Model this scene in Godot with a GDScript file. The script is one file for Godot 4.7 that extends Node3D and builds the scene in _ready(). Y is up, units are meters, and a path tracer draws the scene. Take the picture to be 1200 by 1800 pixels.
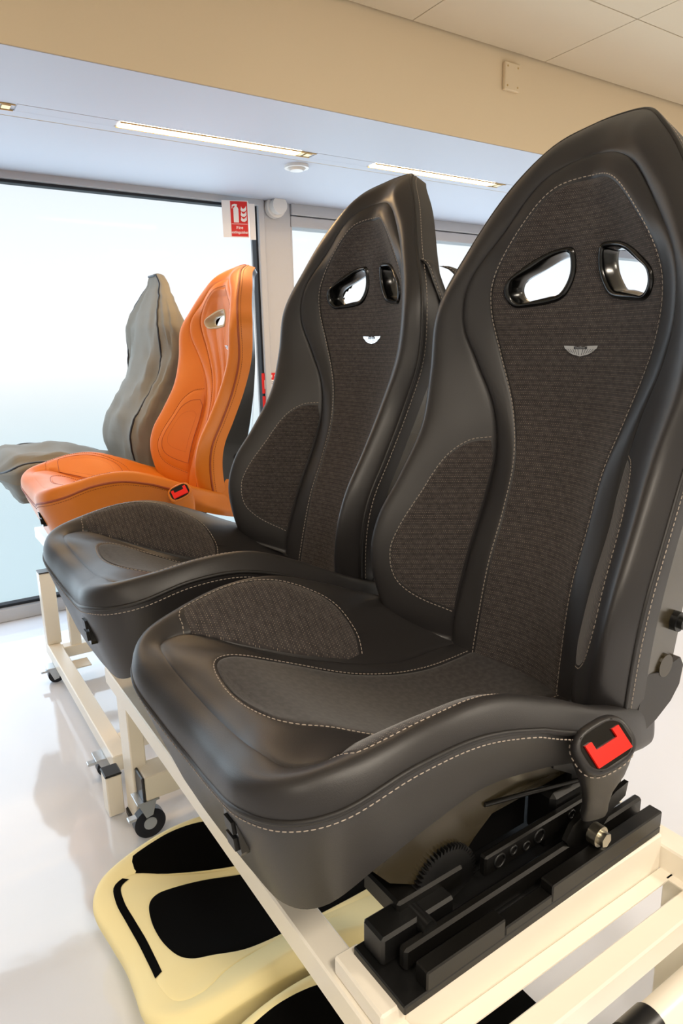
extends Node3D
# A row of car seats on white display racks in a bright room with frosted windows.
# Lengths in metres, y up. E is the camera's height above the floor.

const E := 1.25
const PX := 0.70      # a seat's own origin, in the frame its curves are written in
const PY := -0.80
const ZS := -0.89     # mid-plane of the nearest seat

# Half curves of the seat (x to the back, y up, u across from the mid-plane)
const BK_STITCH := [[1.134,.308,0],[1.108,.292,.065],[1.093,.229,.126],[1.088,.147,.180],[1.094,.08,.19],[1.108,-.009,.17],[1.11,-.118,.132],[1.09,-.225,.104],[1.061,-.331,.1],[1.023,-.449,.101],[1.0,-.606,.108],[.995,-.66,.11]]
const BK_SEAM := [[1.146,.352,0],[1.116,.322,.091],[1.09,.234,.164],[1.058,.142,.224],[1.055,.057,.236],[1.075,-.022,.213],[1.09,-.115,.174],[1.086,-.211,.155],[1.063,-.31,.156],[1.017,-.432,.156],[.98,-.569,.159],[.975,-.63,.16]]
const BK_CREST := [[1.178,.398,0],[1.160,.388,.052],[1.122,.352,.102],[1.092,.275,.171],[1.058,.178,.232],[1.027,.075,.277],[1.015,-.045,.279],[.982,-.16,.268],[.925,-.27,.278],[.873,-.36,.289],[.853,-.45,.286],[.87,-.555,.262],[.9,-.60,.25]]
const BK_PIPE := [[1.222,.430,0],[1.208,.421,.056],[1.16,.386,.112],[1.118,.312,.182],[1.077,.204,.248],[1.049,.088,.307],[1.043,-.047,.316],[1.016,-.169,.301],[.962,-.282,.308],[.915,-.369,.317],[.9,-.456,.315],[.912,-.565,.302],[.935,-.625,.285]]
const BK_REAR := [[1.268,.415,0],[1.252,.407,.054],[1.212,.373,.109],[1.177,.303,.178],[1.14,.198,.244],[1.112,.085,.301],[1.097,-.047,.311],[1.066,-.17,.296],[1.012,-.285,.302],[.965,-.375,.312],[.952,-.46,.31],[.965,-.565,.298],[.985,-.625,.285]]
const BK_SHELL := [[1.28,.395,0],[1.265,.387,.047],[1.229,.353,.097],[1.195,.284,.162],[1.158,.18,.227],[1.13,.07,.282],[1.125,-.05,.290],[1.118,-.17,.28],[1.095,-.285,.287],[1.07,-.375,.297],[1.06,-.46,.297],[1.055,-.565,.29],[1.06,-.625,.28]]
const BK_PATCH := [[1.065,-.185,.151],[1.021,-.19,.175],[.977,-.225,.2],[.937,-.286,.218],[.894,-.357,.237],[.868,-.414,.246],[.876,-.476,.243],[.909,-.518,.213],[.978,-.555,.162]]
const HOLE := [[.19,.038],[.176,.03],[.148,.031],[.122,.042],[.104,.058],[.097,.084],[.092,.117],[.09,.140],[.1,.155],[.118,.161],[.138,.155],[.157,.131],[.176,.10],[.188,.07]]

const CU_PIPE := [[.294,-.575,0],[.287,-.562,.089],[.278,-.534,.19],[.303,-.519,.261],[.358,-.501,.303],[.455,-.472,.32],[.567,-.469,.328],[.70,-.507,.334],[.80,-.56,.333],[.92,-.625,.32],[1.03,-.665,.29]]
const CU_TURN := [[.64,-.482,.333],[.70,-.507,.338],[.75,-.528,.34],[.785,-.56,.338],[.795,-.60,.325]]
const CU_CREST := [[.300,-.53,0],[.293,-.518,.1],[.286,-.497,.19],[.322,-.476,.255],[.395,-.458,.28],[.5,-.439,.293],[.6,-.442,.293],[.71,-.479,.295],[.82,-.526,.308],[.94,-.57,.295],[1.05,-.60,.26]]
const CU_SEAM := [[.329,-.509,0],[.326,-.501,.089],[.323,-.487,.16],[.338,-.484,.22],[.394,-.487,.233],[.468,-.515,.194],[.574,-.557,.164],[.693,-.595,.142],[.805,-.623,.138],[.918,-.632,.152],[1.06,-.64,.16]]
const CU_INS := [[.371,-.497,0],[.374,-.495,.05],[.386,-.493,.1],[.41,-.497,.127],[.45,-.51,.137],[.544,-.555,.146],[.696,-.615,.126],[.853,-.645,.112],[1.03,-.645,.118]]
const CU_PATCH := [[.398,-.495,.245],[.40,-.476,.275],[.43,-.458,.285],[.521,-.442,.293],[.619,-.450,.278],[.709,-.491,.242],[.734,-.531,.18],[.713,-.583,.15]]
const CU_SKIRT := [[.338,-.718,0],[.338,-.715,.1],[.341,-.704,.19],[.365,-.672,.25],[.43,-.625,.277],[.51,-.595,.286],[.6,-.577,.29],[.71,-.592,.292],[.80,-.61,.3],[.92,-.655,.29],[1.03,-.69,.27]]

const IN_BACK := Vector3(1.3, -.1, 0)
const IN_CUSHION := Vector3(.65, -.75, 0)

var M := {}
var names := {}

# ---------------------------------------------------------------- helpers
func numbered(called: String) -> String:
	var k: int = names.get(called, 0)
	names[called] = k + 1
	return called if k == 0 else "%s_%03d" % [called, k]

func tag(o: Node3D, label: String, category: String, group := "") -> Node3D:
	o.set_meta("label", label); o.set_meta("category", category)
	if group != "": o.set_meta("group", group)
	return o

func thing(called: String, label: String, category: String, at := Vector3.ZERO, group := "") -> Node3D:
	var o := Node3D.new(); o.name = numbered(called); add_child(o, true); o.position = at
	return tag(o, label, category, group)

func put(called: String, mesh: Mesh, mat: Material, parent: Node3D, label := "") -> MeshInstance3D:
	var o := MeshInstance3D.new()
	o.name = numbered(called) if parent == self else called
	o.mesh = mesh
	o.material_override = mat
	parent.add_child(o, true)
	if label != "": o.set_meta("label", label)
	return o

func struct(called: String, mesh: Mesh, mat: Material, parent: Node3D = self) -> MeshInstance3D:
	var o := put(called, mesh, mat, parent)
	if parent == self: o.set_meta("kind", "structure")
	return o

func stuff(o: Node3D) -> Node3D:
	o.set_meta("kind", "stuff"); return o

func begin() -> SurfaceTool:
	var st := SurfaceTool.new(); st.begin(Mesh.PRIMITIVE_TRIANGLES); return st

func done(st: SurfaceTool) -> ArrayMesh:
	return st.commit()

func quad(st: SurfaceTool, a: Vector3, b: Vector3, c: Vector3, d: Vector3, n: Vector3) -> void:
	# flat quad, wound so that it faces n
	if (b - a).cross(c - a).dot(n) > 0:
		var t := b; b = d; d = t
	st.set_normal(n)
	for p in [a, b, c, a, c, d]:
		st.set_normal(n); st.add_vertex(p)

func box(st: SurfaceTool, lo: Vector3, hi: Vector3, ch := 0.002) -> void:
	# chamfered box
	var c := (lo + hi) * .5; var h := (hi - lo) * .5
	ch = min(ch, min(h.x, min(h.y, h.z)) * .9)
	var i := h - Vector3(ch, ch, ch)
	for ax in 3:
		for s in [-1.0, 1.0]:
			var n := Vector3.ZERO; n[ax] = s
			var u := Vector3.ZERO; u[(ax + 1) % 3] = i[(ax + 1) % 3]
			var v := Vector3.ZERO; v[(ax + 2) % 3] = i[(ax + 2) % 3]
			var o := c + n * h[ax]
			quad(st, o - u - v, o + u - v, o + u + v, o - u + v, n)
	for ax in 3:
		var b := (ax + 1) % 3; var d := (ax + 2) % 3
		for s in [-1.0, 1.0]:
			for t in [-1.0, 1.0]:
				var e := Vector3.ZERO; e[ax] = i[ax]
				var p := c; p[b] += s * h[b]; p[d] += t * i[d]
				var q := c; q[b] += s * i[b]; q[d] += t * h[d]
				var n := Vector3.ZERO; n[b] = s; n[d] = t
				quad(st, p - e, p + e, q + e, q - e, n.normalized())
	for sx in [-1.0, 1.0]:
		for sy in [-1.0, 1.0]:
			for sz in [-1.0, 1.0]:
				var s := Vector3(sx, sy, sz)
				var p := c + s * Vector3(h.x, i.y, i.z); var q := c + s * Vector3(i.x, h.y, i.z); var r := c + s * Vector3(i.x, i.y, h.z)
				var n := s.normalized()
				if (q - p).cross(r - p).dot(n) > 0: var t := q; q = r; r = t
				for k in [p, q, r]:
					st.set_normal(n); st.add_vertex(k)

func boxm(lo: Vector3, hi: Vector3, ch := 0.002) -> ArrayMesh:
	var st := begin(); box(st, lo, hi, ch); return done(st)

func tube(st: SurfaceTool, pts: Array, r: float, sides := 8, caps := true, r2 := -1.0) -> void:
	# a round bar along a polyline, with its own smooth normals
	var n := pts.size()
	var up := Vector3.UP
	var rings := []; var cen := []
	for k in n:
		var d: Vector3 = (pts[min(k + 1, n - 1)] - pts[max(k - 1, 0)]).normalized()
		if k == 0: up = d.cross(Vector3(.31, .77, .55)).normalized()
		var a := (up - d * up.dot(d)).normalized(); up = a
		var b := d.cross(a)
		var rr := r if r2 < 0 else lerpf(r, r2, float(k) / (n - 1))
		var ring := []
		for j in sides + 1:
			var th := TAU * j / sides
			ring.append([pts[k] + (a * cos(th) + b * sin(th)) * rr, a * cos(th) + b * sin(th)])
		rings.append(ring); cen.append(d)
	for k in n - 1:
		for j in sides:
			for q in [[k, j], [k + 1, j + 1], [k, j + 1], [k, j], [k + 1, j], [k + 1, j + 1]]:
				st.set_normal(rings[q[0]][q[1]][1]); st.add_vertex(rings[q[0]][q[1]][0])
	if caps:
		for e in [[0, -1.0], [n - 1, 1.0]]:
			for j in sides:
				var p: Vector3 = rings[e[0]][j][0]; var q: Vector3 = rings[e[0]][j + 1][0]
				st.set_normal(cen[e[0]] * e[1])
				for v in ([pts[e[0]], q, p] if e[1] > 0 else [pts[e[0]], p, q]):
					st.set_normal(cen[e[0]] * e[1]); st.add_vertex(v)

func tubem(pts: Array, r: float, sides := 8, r2 := -1.0) -> ArrayMesh:
	var st := begin(); tube(st, pts, r, sides, true, r2); return done(st)

func prism(st: SurfaceTool, poly: PackedVector2Array, to3: Callable, lo: float, hi: float) -> void:
	# a polygon extruded from lo to hi; to3(point, depth) places it
	var tri := Geometry2D.triangulate_polygon(poly)
	var nn: Vector3 = (to3.call(Vector2.ZERO, 1.0) - to3.call(Vector2.ZERO, 0.0)).normalized()
	for e in [[lo, -1.0], [hi, 1.0]]:
		var n: Vector3 = nn * e[1]
		for k in range(0, tri.size(), 3):
			var a: Vector3 = to3.call(poly[tri[k]], e[0]); var b: Vector3 = to3.call(poly[tri[k + 1]], e[0]); var c: Vector3 = to3.call(poly[tri[k + 2]], e[0])
			if (b - a).cross(c - a).dot(n) > 0: var t := b; b = c; c = t
			for p in [a, b, c]:
				st.set_normal(n); st.add_vertex(p)
	var mid := Vector2.ZERO
	var cw := Geometry2D.is_polygon_clockwise(poly)
	for k in poly.size():
		var p := poly[k]; var q := poly[(k + 1) % poly.size()]
		var out2 := (q - p).orthogonal() * (-1.0 if cw else 1.0)
		var n: Vector3 = (to3.call(p + out2, lo) - to3.call(p, lo)).normalized()
		var w: Vector3 = to3.call(p, lo)
		quad(st, w, to3.call(q, lo), to3.call(q, hi), to3.call(p, hi), -n if cw == cw and false else n)

func prismm(poly: PackedVector2Array, to3: Callable, lo: float, hi: float) -> ArrayMesh:
	var st := begin(); prism(st, poly, to3, lo, hi); return done(st)

func xy(z := 0.0) -> Callable:
	return func(p: Vector2, d: float) -> Vector3: return Vector3(p.x, p.y, z + d)

func disc_poly(c: Vector2, r: float, n := 20) -> PackedVector2Array:
	var o := PackedVector2Array()
	for k in n: o.append(c + Vector2(cos(TAU * k / n), sin(TAU * k / n)) * r)
	return o

# ---------------------------------------------------------------- seat curves and surfaces
var head := 1.0     # height of the headrest above the openings, 1 for the dark seats

func P3(k) -> Vector3:
	return Vector3(k[0] - PX, head_y(k[1]) - PY, -k[2])

func head_y(y: float) -> float:
	return y if y < .06 else .06 + (y - .06) * head

func mir(p: Vector3) -> Vector3:
	return Vector3(p.x, p.y, -p.z)

func smooth_line(q: Array, n: int, sym: bool) -> Array:
	# Catmull-Rom through q, then n points evenly along it
	var fine := []
	var c := q.size()
	for i in c - 1:
		var p1: Vector3 = q[i]; var p2: Vector3 = q[i + 1]
		var p0: Vector3 = (mir(q[1]) if sym else p1 * 2 - p2) if i == 0 else q[i - 1]
		var p3: Vector3 = p2 * 2 - p1 if i == c - 2 else q[i + 2]
		for k in 16:
			var t := k / 16.0
			fine.append(.5 * (2 * p1 + (p2 - p0) * t + (2 * p0 - 5 * p1 + 4 * p2 - p3) * t * t + (3 * p1 - p0 - 3 * p2 + p3) * t * t * t))
	fine.append(q[c - 1])
	return even(fine, n)

func even(fine: Array, n: int) -> Array:
	var len := [0.0]
	for i in range(1, fine.size()): len.append(len[i - 1] + (fine[i] - fine[i - 1]).length())
	var total: float = len[-1]
	var out := []; var j := 0
	for k in n:
		var s := total * k / (n - 1)
		while j < fine.size() - 2 and len[j + 1] < s: j += 1
		var d: float = len[j + 1] - len[j]
		out.append(fine[j].lerp(fine[j + 1], clampf((s - len[j]) / maxf(d, 1e-9), 0, 1)))
	return out

func half(keys: Array, n: int, sym := true) -> Array:
	var q := []
	for k in keys: q.append(P3(k))
	return smooth_line(q, n, sym)

func steps(m: int, edge_a: bool, edge_b: bool) -> Array:
	# parameters from 0 to 1, packed close to the seams
	var s := []
	for k in m + 1: s.append(float(k) / m)
	if edge_a: s.append_array([.012, .03, .06])
	if edge_b: s.append_array([.988, .97, .94])
	s.sort()
	return s

func span(a: Array, b: Array, before, after, m: int, seam_a: bool, seam_b: bool, puff: float, inside: Vector3, soft := .006) -> Array:
	# the rows of a panel from curve a to curve b; puffed out, pinched at its seams
	var sv := steps(m, seam_a, seam_b)
	var n := a.size()
	var rows := []
	for s in sv:
		var row := []
		for i in n:
			var p: Vector3 = a[i]; var q: Vector3 = b[i]
			var d := q - p; var dl := d.length()
			var ma := d; var mb := d
			if before != null:
				var w: Vector3 = p - before[i]
				ma = (q - before[i]) * dl / maxf(dl + w.length(), 1e-6)
			if after != null:
				var w: Vector3 = after[i] - q
				mb = (after[i] - p) * dl / maxf(dl + w.length(), 1e-6)
			var s2: float = s * s; var s3: float = s2 * s
			row.append(p * (2 * s3 - 3 * s2 + 1) + ma * (s3 - 2 * s2 + s) + q * (3 * s2 - 2 * s3) + mb * (s3 - s2))
		rows.append(row)
	if puff != 0:
		var nor := normals(rows, inside)
		var outp := []
		for k in rows.size():
			var row := []
			for i in n:
				var dl: float = (b[i] - a[i]).length()
				var h := 1.0
				if seam_a: h *= 1 - exp(-sv[k] * dl / soft)
				if seam_b: h *= 1 - exp(-(1 - sv[k]) * dl / soft)
				row.append(rows[k][i] + nor[k][i] * puff * h)
			outp.append(row)
		rows = outp
	return rows

func normals(rows: Array, inside: Vector3) -> Array:
	# outward normals of a half grid (column 0 on the mid-plane)
	var out := []
	var R := rows.size(); var n: int = rows[0].size()
	for k in R:
		var row := []
		for i in n:
			var ds: Vector3 = rows[min(k + 1, R - 1)][i] - rows[max(k - 1, 0)][i]
			var prev: Vector3 = mir(rows[k][1]) if i == 0 else rows[k][i - 1]
			var dt: Vector3 = rows[k][min(i + 1, n - 1)] - prev
			var nn := ds.cross(dt).normalized()
			row.append(nn)
		out.append(row)
	var vote := 0.0
	var ins := Vector3(inside.x - PX, 0, 0)
	for k in R:
		for i in n:
			var p: Vector3 = rows[k][i]
			vote += out[k][i].dot(p - Vector3(ins.x, p.y if inside == IN_BACK else inside.y - PY, 0))
	if vote < 0:
		for k in R:
			for i in n: out[k][i] = -out[k][i]
	return out

func whole(rows: Array) -> Array:
	# mirror a half grid: columns run from the near end over the mid-plane to the far end
	var out := []
	for r in rows:
		var w := []
		for i in range(r.size() - 1, 0, -1): w.append(mir(r[i]))
		w.append_array(r)
		out.append(w)
	return out

func grid_into(st: SurfaceTool, rows: Array, uv = null, skip = null) -> void:
	# smooth indexed grid; faces turned the same way throughout
	var base: int = st.get_meta("n", 0)
	var n: int = rows[0].size()
	for k in rows.size():
		for i in n:
			st.set_smooth_group(0)
			if uv != null: st.set_uv(uv[k][i])
			st.add_vertex(rows[k][i])
	for k in rows.size() - 1:
		for i in n - 1:
			if skip != null and skip.call(k, i): continue
			var a := base + k * n + i; var b := a + 1; var c := a + n; var d := c + 1
			for q in [a, b, d, a, d, c]: st.add_index(q)
	st.set_meta("n", base + rows.size() * n)

func gridm(rows: Array, uv = null, skip = null) -> ArrayMesh:
	var st := begin(); grid_into(st, rows, uv, skip); st.generate_normals(); return done(st)

func grids(list: Array) -> ArrayMesh:
	var st := begin()
	for rows in list: grid_into(st, rows)
	st.generate_normals(); return done(st)

func stitch(st: SurfaceTool, line: Array, nor: Array, pitch: float, length: float, r: float) -> void:
	# thread stitches laid along a line, lifted a little off the cover
	var total := 0.0
	for i in range(1, line.size()): total += (line[i] - line[i - 1]).length()
	var n := int(total / pitch)
	var p := even(line, n * 2 + 1)
	var j := 0
	for k in n:
		var a: Vector3 = p[k * 2]; var b: Vector3 = p[k * 2 + 1]
		var d := (b - a).normalized()
		while j < line.size() - 2 and (line[j + 1] - a).dot(d) < 0: j += 1
		var up: Vector3 = nor[j]; up = (up - d * up.dot(d)).normalized()
		var s := d.cross(up)
		var c := (a + b) * .5 + up * r * .5
		var e := d * length * .5
		var ring := [up * r, s * r, -up * r, -s * r]
		for q in 4:
			var u: Vector3 = ring[q]; var v: Vector3 = ring[(q + 1) % 4]
			var nn := (u + v).normalized()
			quad(st, c - e * .7 + u, c + e * .7 + u, c + e * .7 + v, c - e * .7 + v, nn)
			for f in [[1.0, e], [-1.0, -e]]:
				var t0: Vector3 = c + f[1] * .7 + u; var t1: Vector3 = c + f[1] * .7 + v; var t2: Vector3 = c + f[1]
				var fn: Vector3 = (nn + f[1].normalized()).normalized()
				if (t1 - t0).cross(t2 - t0).dot(fn) > 0: var tt := t0; t0 = t1; t1 = tt
				for x in [t0, t1, t2]:
					st.set_normal(fn); st.add_vertex(x)

func both(line: Array) -> Array:
	var out := []
	for i in range(line.size() - 1, 0, -1): out.append(mir(line[i]))
	out.append_array(line)
	return out

func mirs(line: Array) -> Array:
	var out := []
	for p in line: out.append(mir(p))
	return out

# a place on a half grid by fractional row and column
func on(rows: Array, q: Vector2) -> Vector3:
	var k := clampi(int(q.x), 0, rows.size() - 2); var i := clampi(int(q.y), 0, rows[0].size() - 2)
	var s := q.x - k; var t := q.y - i
	return rows[k][i].lerp(rows[k][i + 1], t).lerp(rows[k + 1][i].lerp(rows[k + 1][i + 1], t), s)

func nearest(rows: Array, p: Vector3) -> Vector2:
	var best := Vector2.ZERO; var bd := 1e9
	for k in rows.size():
		for i in rows[0].size():
			var d: float = (rows[k][i] - p).length_squared()
			if d < bd: bd = d; best = Vector2(k, i)
	var step := .5
	for it in 5:
		var c := best
		for a in range(-2, 3):
			for b in range(-2, 3):
				var q := Vector2(clampf(c.x + a * step, 0, rows.size() - 1.001), clampf(c.y + b * step, 0, rows[0].size() - 1.001))
				var d := (on(rows, q) - p).length_squared()
				if d < bd: bd = d; best = q
		step *= .5
	return best

# an inset on a surface: boundary in grid coordinates, filled by rings towards its middle
func inset(rows: Array, nor: Array, edge: Array, lift: float, e1: Vector3, e2: Vector3, soft := .12) -> Dictionary:
	var c := Vector2.ZERO
	for q in edge: c += q
	c /= edge.size()
	var g := []; var uv := []
	for k in 15:
		var w := 1.0 - k / 14.0
		if k == 1: w = .985
		if k == 2: w = .95
		var row := []; var ur := []
		for i in edge.size() + 1:
			var q: Vector2 = c + (edge[i % edge.size()] - c) * w
			var p := on(rows, q) + on(nor, q).normalized() * (lift * (1 - exp(-(1 - w) / soft)) + .0004)
			row.append(p); ur.append(Vector2(p.dot(e1), p.dot(e2)))
		g.append(row); uv.append(ur)
	return {"rows": g, "uv": uv}

func mirror_rows(rows: Array) -> Array:
	var out := []
	for r in rows: out.append(mirs(r))
	return out

# ---------------------------------------------------------------- materials
func mat(c: Color, rough := .5, metal := 0.0, spec := .5) -> StandardMaterial3D:
	var m := StandardMaterial3D.new()
	m.albedo_color = c; m.roughness = rough; m.metallic = metal; m.metallic_specular = spec
	m.cull_mode = BaseMaterial3D.CULL_DISABLED
	return m

func grain(m: StandardMaterial3D, freq: float, scale: float, strength: float, sd: int) -> StandardMaterial3D:
	# fine relief that follows the object
	var n := FastNoiseLite.new(); n.noise_type = FastNoiseLite.TYPE_CELLULAR; n.frequency = freq; n.seed = sd
	n.fractal_octaves = 2
	var t := NoiseTexture2D.new(); t.width = 512; t.height = 512; t.seamless = true; t.as_normal_map = true; t.bump_strength = 3.0; t.noise = n
	m.normal_enabled = true; m.normal_texture = t; m.normal_scale = strength
	m.uv1_triplanar = true; m.uv1_scale = Vector3.ONE * scale
	return m

func suede(base: Color, dot: Color, perforated: bool, sd: int) -> StandardMaterial3D:
	# napped cloth, brushed lighter and darker, with rows of small woven dots
	var S := 768
	var im := Image.create(S, S, false, Image.FORMAT_RGB8)
	var n := FastNoiseLite.new(); n.seed = sd; n.frequency = .006; n.fractal_octaves = 3
	var w := FastNoiseLite.new(); w.seed = sd + 1; w.frequency = .22
	var soft := n.get_seamless_image(S, S)
	var fine := w.get_seamless_image(S, S)
	for y in S:
		for x in S:
			var v := 1.0 + (soft.get_pixel(x, y).r - .5) * .40 + (fine.get_pixel(x, y).r - .5) * .16
			im.set_pixel(x, y, Color(base.r * v, base.g * v, base.b * v))
	if perforated:
		var rows := 14; var cols := 19
		var rng := RandomNumberGenerator.new(); rng.seed = sd
		for r in rows:
			for c in cols:
				var off := .5 if r % 2 else 0.0
				var cx := int((c + off + .25) * S / cols); var cy := int(((r / 2) + (.28 if r % 2 == 0 else .62)) * S / 7.0)
				var k := rng.randf_range(.75, 1.1)
				for dy in range(-6, 7):
					for dx in range(-7, 8):
						if dx * dx / 42.0 + dy * dy / 36.0 <= 1.0:
							im.set_pixel(posmod(cx + dx, S), posmod(cy + dy, S), Color(dot.r * k, dot.g * k, dot.b * k))
	var m := mat(Color.WHITE, .9, 0, .25)
	m.albedo_texture = ImageTexture.create_from_image(im)
	m.uv1_scale = Vector3(1 / .076, 1 / .076, 1)
	m.rim_enabled = true; m.rim = .35; m.rim_tint = .5
	return m

func make_materials() -> void:
	M.leather = grain(mat(Color(.142, .134, .135), .44, 0, .48), .09, 14, .22, 5)
	M.leather_orange = grain(mat(Color(.79, .44, .085), .44, 0, .5), .09, 14, .2, 6)
	M.suede = suede(Color(.232, .216, .213), Color(.54, .49, .44), true, 11)
	M.suede_plain = suede(Color(.20, .188, .185), Color(.40, .36, .32), false, 23)
	M.thread = mat(Color(.62, .575, .53), .8)
	M.thread_orange = mat(Color(.42, .17, .03), .8)
	M.pipe = mat(Color(.10, .092, .09), .5)
	M.pipe_orange = mat(Color(.55, .23, .05), .5)
	M.gloss = mat(Color(.022, .021, .02), .2)
	M.bezel_pale = mat(Color(.72, .68, .58), .35)
	M.carbon = mat(Color(.06, .055, .045), .22)
	M.shell = mat(Color(.20, .175, .12), .22)
	M.chrome = mat(Color(.86, .86, .86), .18, 1.0)
	M.badge_line = mat(Color(.22, .22, .23), .4, .6)
	M.black = mat(Color(.035, .034, .033), .42)
	M.black_satin = mat(Color(.07, .066, .06), .36, .3)
	M.steel = mat(Color(.74, .72, .66), .3, 1.0)
	M.red = mat(Color(.93, .10, .03), .35)
	M.white_steel = mat(Color(.92, .89, .83), .3)
	M.foam = grain(mat(Color(.97, .915, .70), .8), .05, 6, .12, 8)
	M.felt = mat(Color(.022, .02, .018), .95, 0, .2)
	M.rubber = mat(Color(.03, .04, .09), .4)
	M.cap = mat(Color(.05, .05, .06), .35)
	M.zinc = mat(Color(.78, .8, .82), .3, .8)
	M.cover = grain(mat(Color(.47, .465, .44), .75, 0, .3), .25, 10, .12, 9)
	M.wall = mat(Color(.86, .86, .85), .6)
	M.beam = mat(Color(.90, .82, .69), .65)
	M.frame = mat(Color(.72, .725, .745), .35)
	M.gasket = mat(Color(.05, .08, .13), .5)
	M.ceiling = mat(Color(.84, .78, .68), .7)
	M.soffit = mat(Color(.72, .73, .77), .6)
	M.plastic = mat(Color(.88, .87, .86), .4)
	M.sign_red = mat(Color(.82, .05, .05), .45)
	M.sign_white = mat(Color(.93, .92, .92), .45)
	M.print_grey = mat(Color(.45, .45, .5), .5)
	# poured floor, glossy and pale
	var f := mat(Color(.86, .87, .90), .07, 0, .7)
	var n := FastNoiseLite.new(); n.frequency = .012; n.seed = 3; n.fractal_octaves = 3
	var t := NoiseTexture2D.new(); t.width = 512; t.height = 512; t.seamless = true; t.as_normal_map = true; t.bump_strength = 1.2; t.noise = n
	f.normal_enabled = true; f.normal_texture = t; f.normal_scale = .12
	f.uv1_triplanar = true; f.uv1_world_triplanar = true; f.uv1_scale = Vector3.ONE * .9
	M.floor = f
	var g := mat(Color(.9, .97, 1.0, .06), .02, 0, .1)
	g.transparency = BaseMaterial3D.TRANSPARENCY_ALPHA
	M.glass = g

# ---------------------------------------------------------------- the seat
var G := {}

func at_distance(rows: Array, nor: Array, dist: float, from_end := false) -> Dictionary:
	# the line on a grid that keeps a given distance from its first (or last) row
	var pts := []; var ns := []
	var R := rows.size()
	for i in rows[0].size():
		var left := dist
		var k := R - 1 if from_end else 0
		var dir := -1 if from_end else 1
		var p: Vector3 = rows[k][i]; var nn: Vector3 = nor[k][i]
		while left > 0 and k + dir >= 0 and k + dir < R:
			var q: Vector3 = rows[k + dir][i]
			var d: float = (q - rows[k][i]).length()
			if d >= left:
				p = rows[k][i].lerp(q, left / d); nn = nor[k][i].lerp(nor[k + dir][i], left / d).normalized(); left = 0
			else:
				left -= d; p = q; nn = nor[k + dir][i]
			k += dir
		pts.append(p); ns.append(nn)
	return {"p": pts, "n": ns}

func both_lines(l: Dictionary) -> Dictionary:
	return {"p": both(l.p), "n": both(l.n)}

func fill(edge: Array, depth: Callable, cols: int) -> Dictionary:
	# rows across from the near half curve to the far one
	var rows := []; var uv := []; var arc := 0.0
	for i in edge.size():
		if i > 0: arc += (edge[i] - edge[i - 1]).length()
		var row := []; var ur := []
		var e: Vector3 = edge[i]
		for j in cols + 1:
			var s := -1.0 + 2.0 * j / cols
			var p: Vector3 = depth.call(e, s)
			row.append(p); ur.append(Vector2(p.z, arc))
		rows.append(row); uv.append(ur)
	return {"rows": rows, "uv": uv}

func back_depth(e: Vector3, s: float, flute: float) -> Vector3:
	var y := e.y + PY      # back in the frame of the curves
	var u := absf(e.z)
	var d := .037 + .020 * exp(-pow((y - head_y(.12)) / .09, 2)) - .012 * smoothstep(-.2, -.6, y)
	d *= clampf(u / .1, 0, 1)
	var z := e.z * s
	var edge := 1 - exp(-(1 - absf(s)) * u / .006)
	var x := e.x + d * (1 - s * s) - .004 * edge
	# hollows round the two openings
	var az := absf(z)
	x += .016 * exp(-pow((y - head_y(.165)) / .06, 2) - pow((az - .075) / .05, 2)) * (1 - s * s)
	if flute > 0:
		var k := absf(sin(s * PI * 3.5))
		x -= flute * k * smoothstep(.25, -.1, y) * edge
	return Vector3(x, e.y, z)

func back_shell_depth(e: Vector3, s: float) -> Vector3:
	var y := e.y + PY
	return Vector3(e.x + (.045 + .075 * smoothstep(.05, -.45, y)) * clampf(absf(e.z) / .2, 0, 1) * (1 - s * s), e.y, e.z * s)

func hole_poly(grow: float) -> PackedVector2Array:
	# (z, y) outline of the opening on the far side, smoothed
	var q := []
	for k in HOLE: q.append(Vector3(-k[1], head_y(k[0]) - PY, 0))
	var out := PackedVector2Array()
	var n := q.size(); var c := Vector3.ZERO
	for p in q: c += p
	c /= n
	for i in n:
		for k in 4:
			var p0: Vector3 = q[(i + n - 1) % n]; var p1: Vector3 = q[i]; var p2: Vector3 = q[(i + 1) % n]; var p3: Vector3 = q[(i + 2) % n]
			var t := k / 4.0
			var p := .5 * (2 * p1 + (p2 - p0) * t + (2 * p0 - 5 * p1 + 4 * p2 - p3) * t * t + (3 * p1 - p0 - 3 * p2 + p3) * t * t * t)
			var d := p - c
			p = c + d * (1 + grow / d.length())
			out.append(Vector2(p.x, p.y))
	return out

func surface_x(rows: Array, z: float, y: float) -> Vector3:
	# the point of a filled panel at a given z and y
	var best := 1e9; var bk := 0
	for k in rows.size() - 1:
		var yy: float = rows[k][0].y
		if yy >= y and rows[k + 1][0].y <= y:
			var t: float = (yy - y) / maxf(yy - rows[k + 1][0].y, 1e-6)
			var a := row_at(rows[k], z); var b := row_at(rows[k + 1], z)
			return Vector3(lerpf(a, b, t), y, z)
	return Vector3(row_at(rows[0], z), y, z)

func row_at(row: Array, z: float) -> float:
	var n := row.size()
	var z0: float = row[0].z; var z1: float = row[n - 1].z
	if absf(z1 - z0) < 1e-6: return row[0].x
	var f := clampf((z - z0) / (z1 - z0), 0, 1) * (n - 1)
	var j := mini(int(f), n - 2)
	return lerpf(row[j].x, row[j + 1].x, f - j)

func fan(edge: Array) -> Array:
	# rows that close an open end towards its middle
	var c := Vector3.ZERO
	for p in edge: c += p
	c /= edge.size()
	var rows := []
	for k in 5:
		var row := []
		for p in edge: row.append(p.lerp(c, k / 4.0))
		rows.append(row)
	return rows

func col_of(rows: Array, i: int) -> Array:
	var out := []
	for r in rows: out.append(r[i])
	return out

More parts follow.
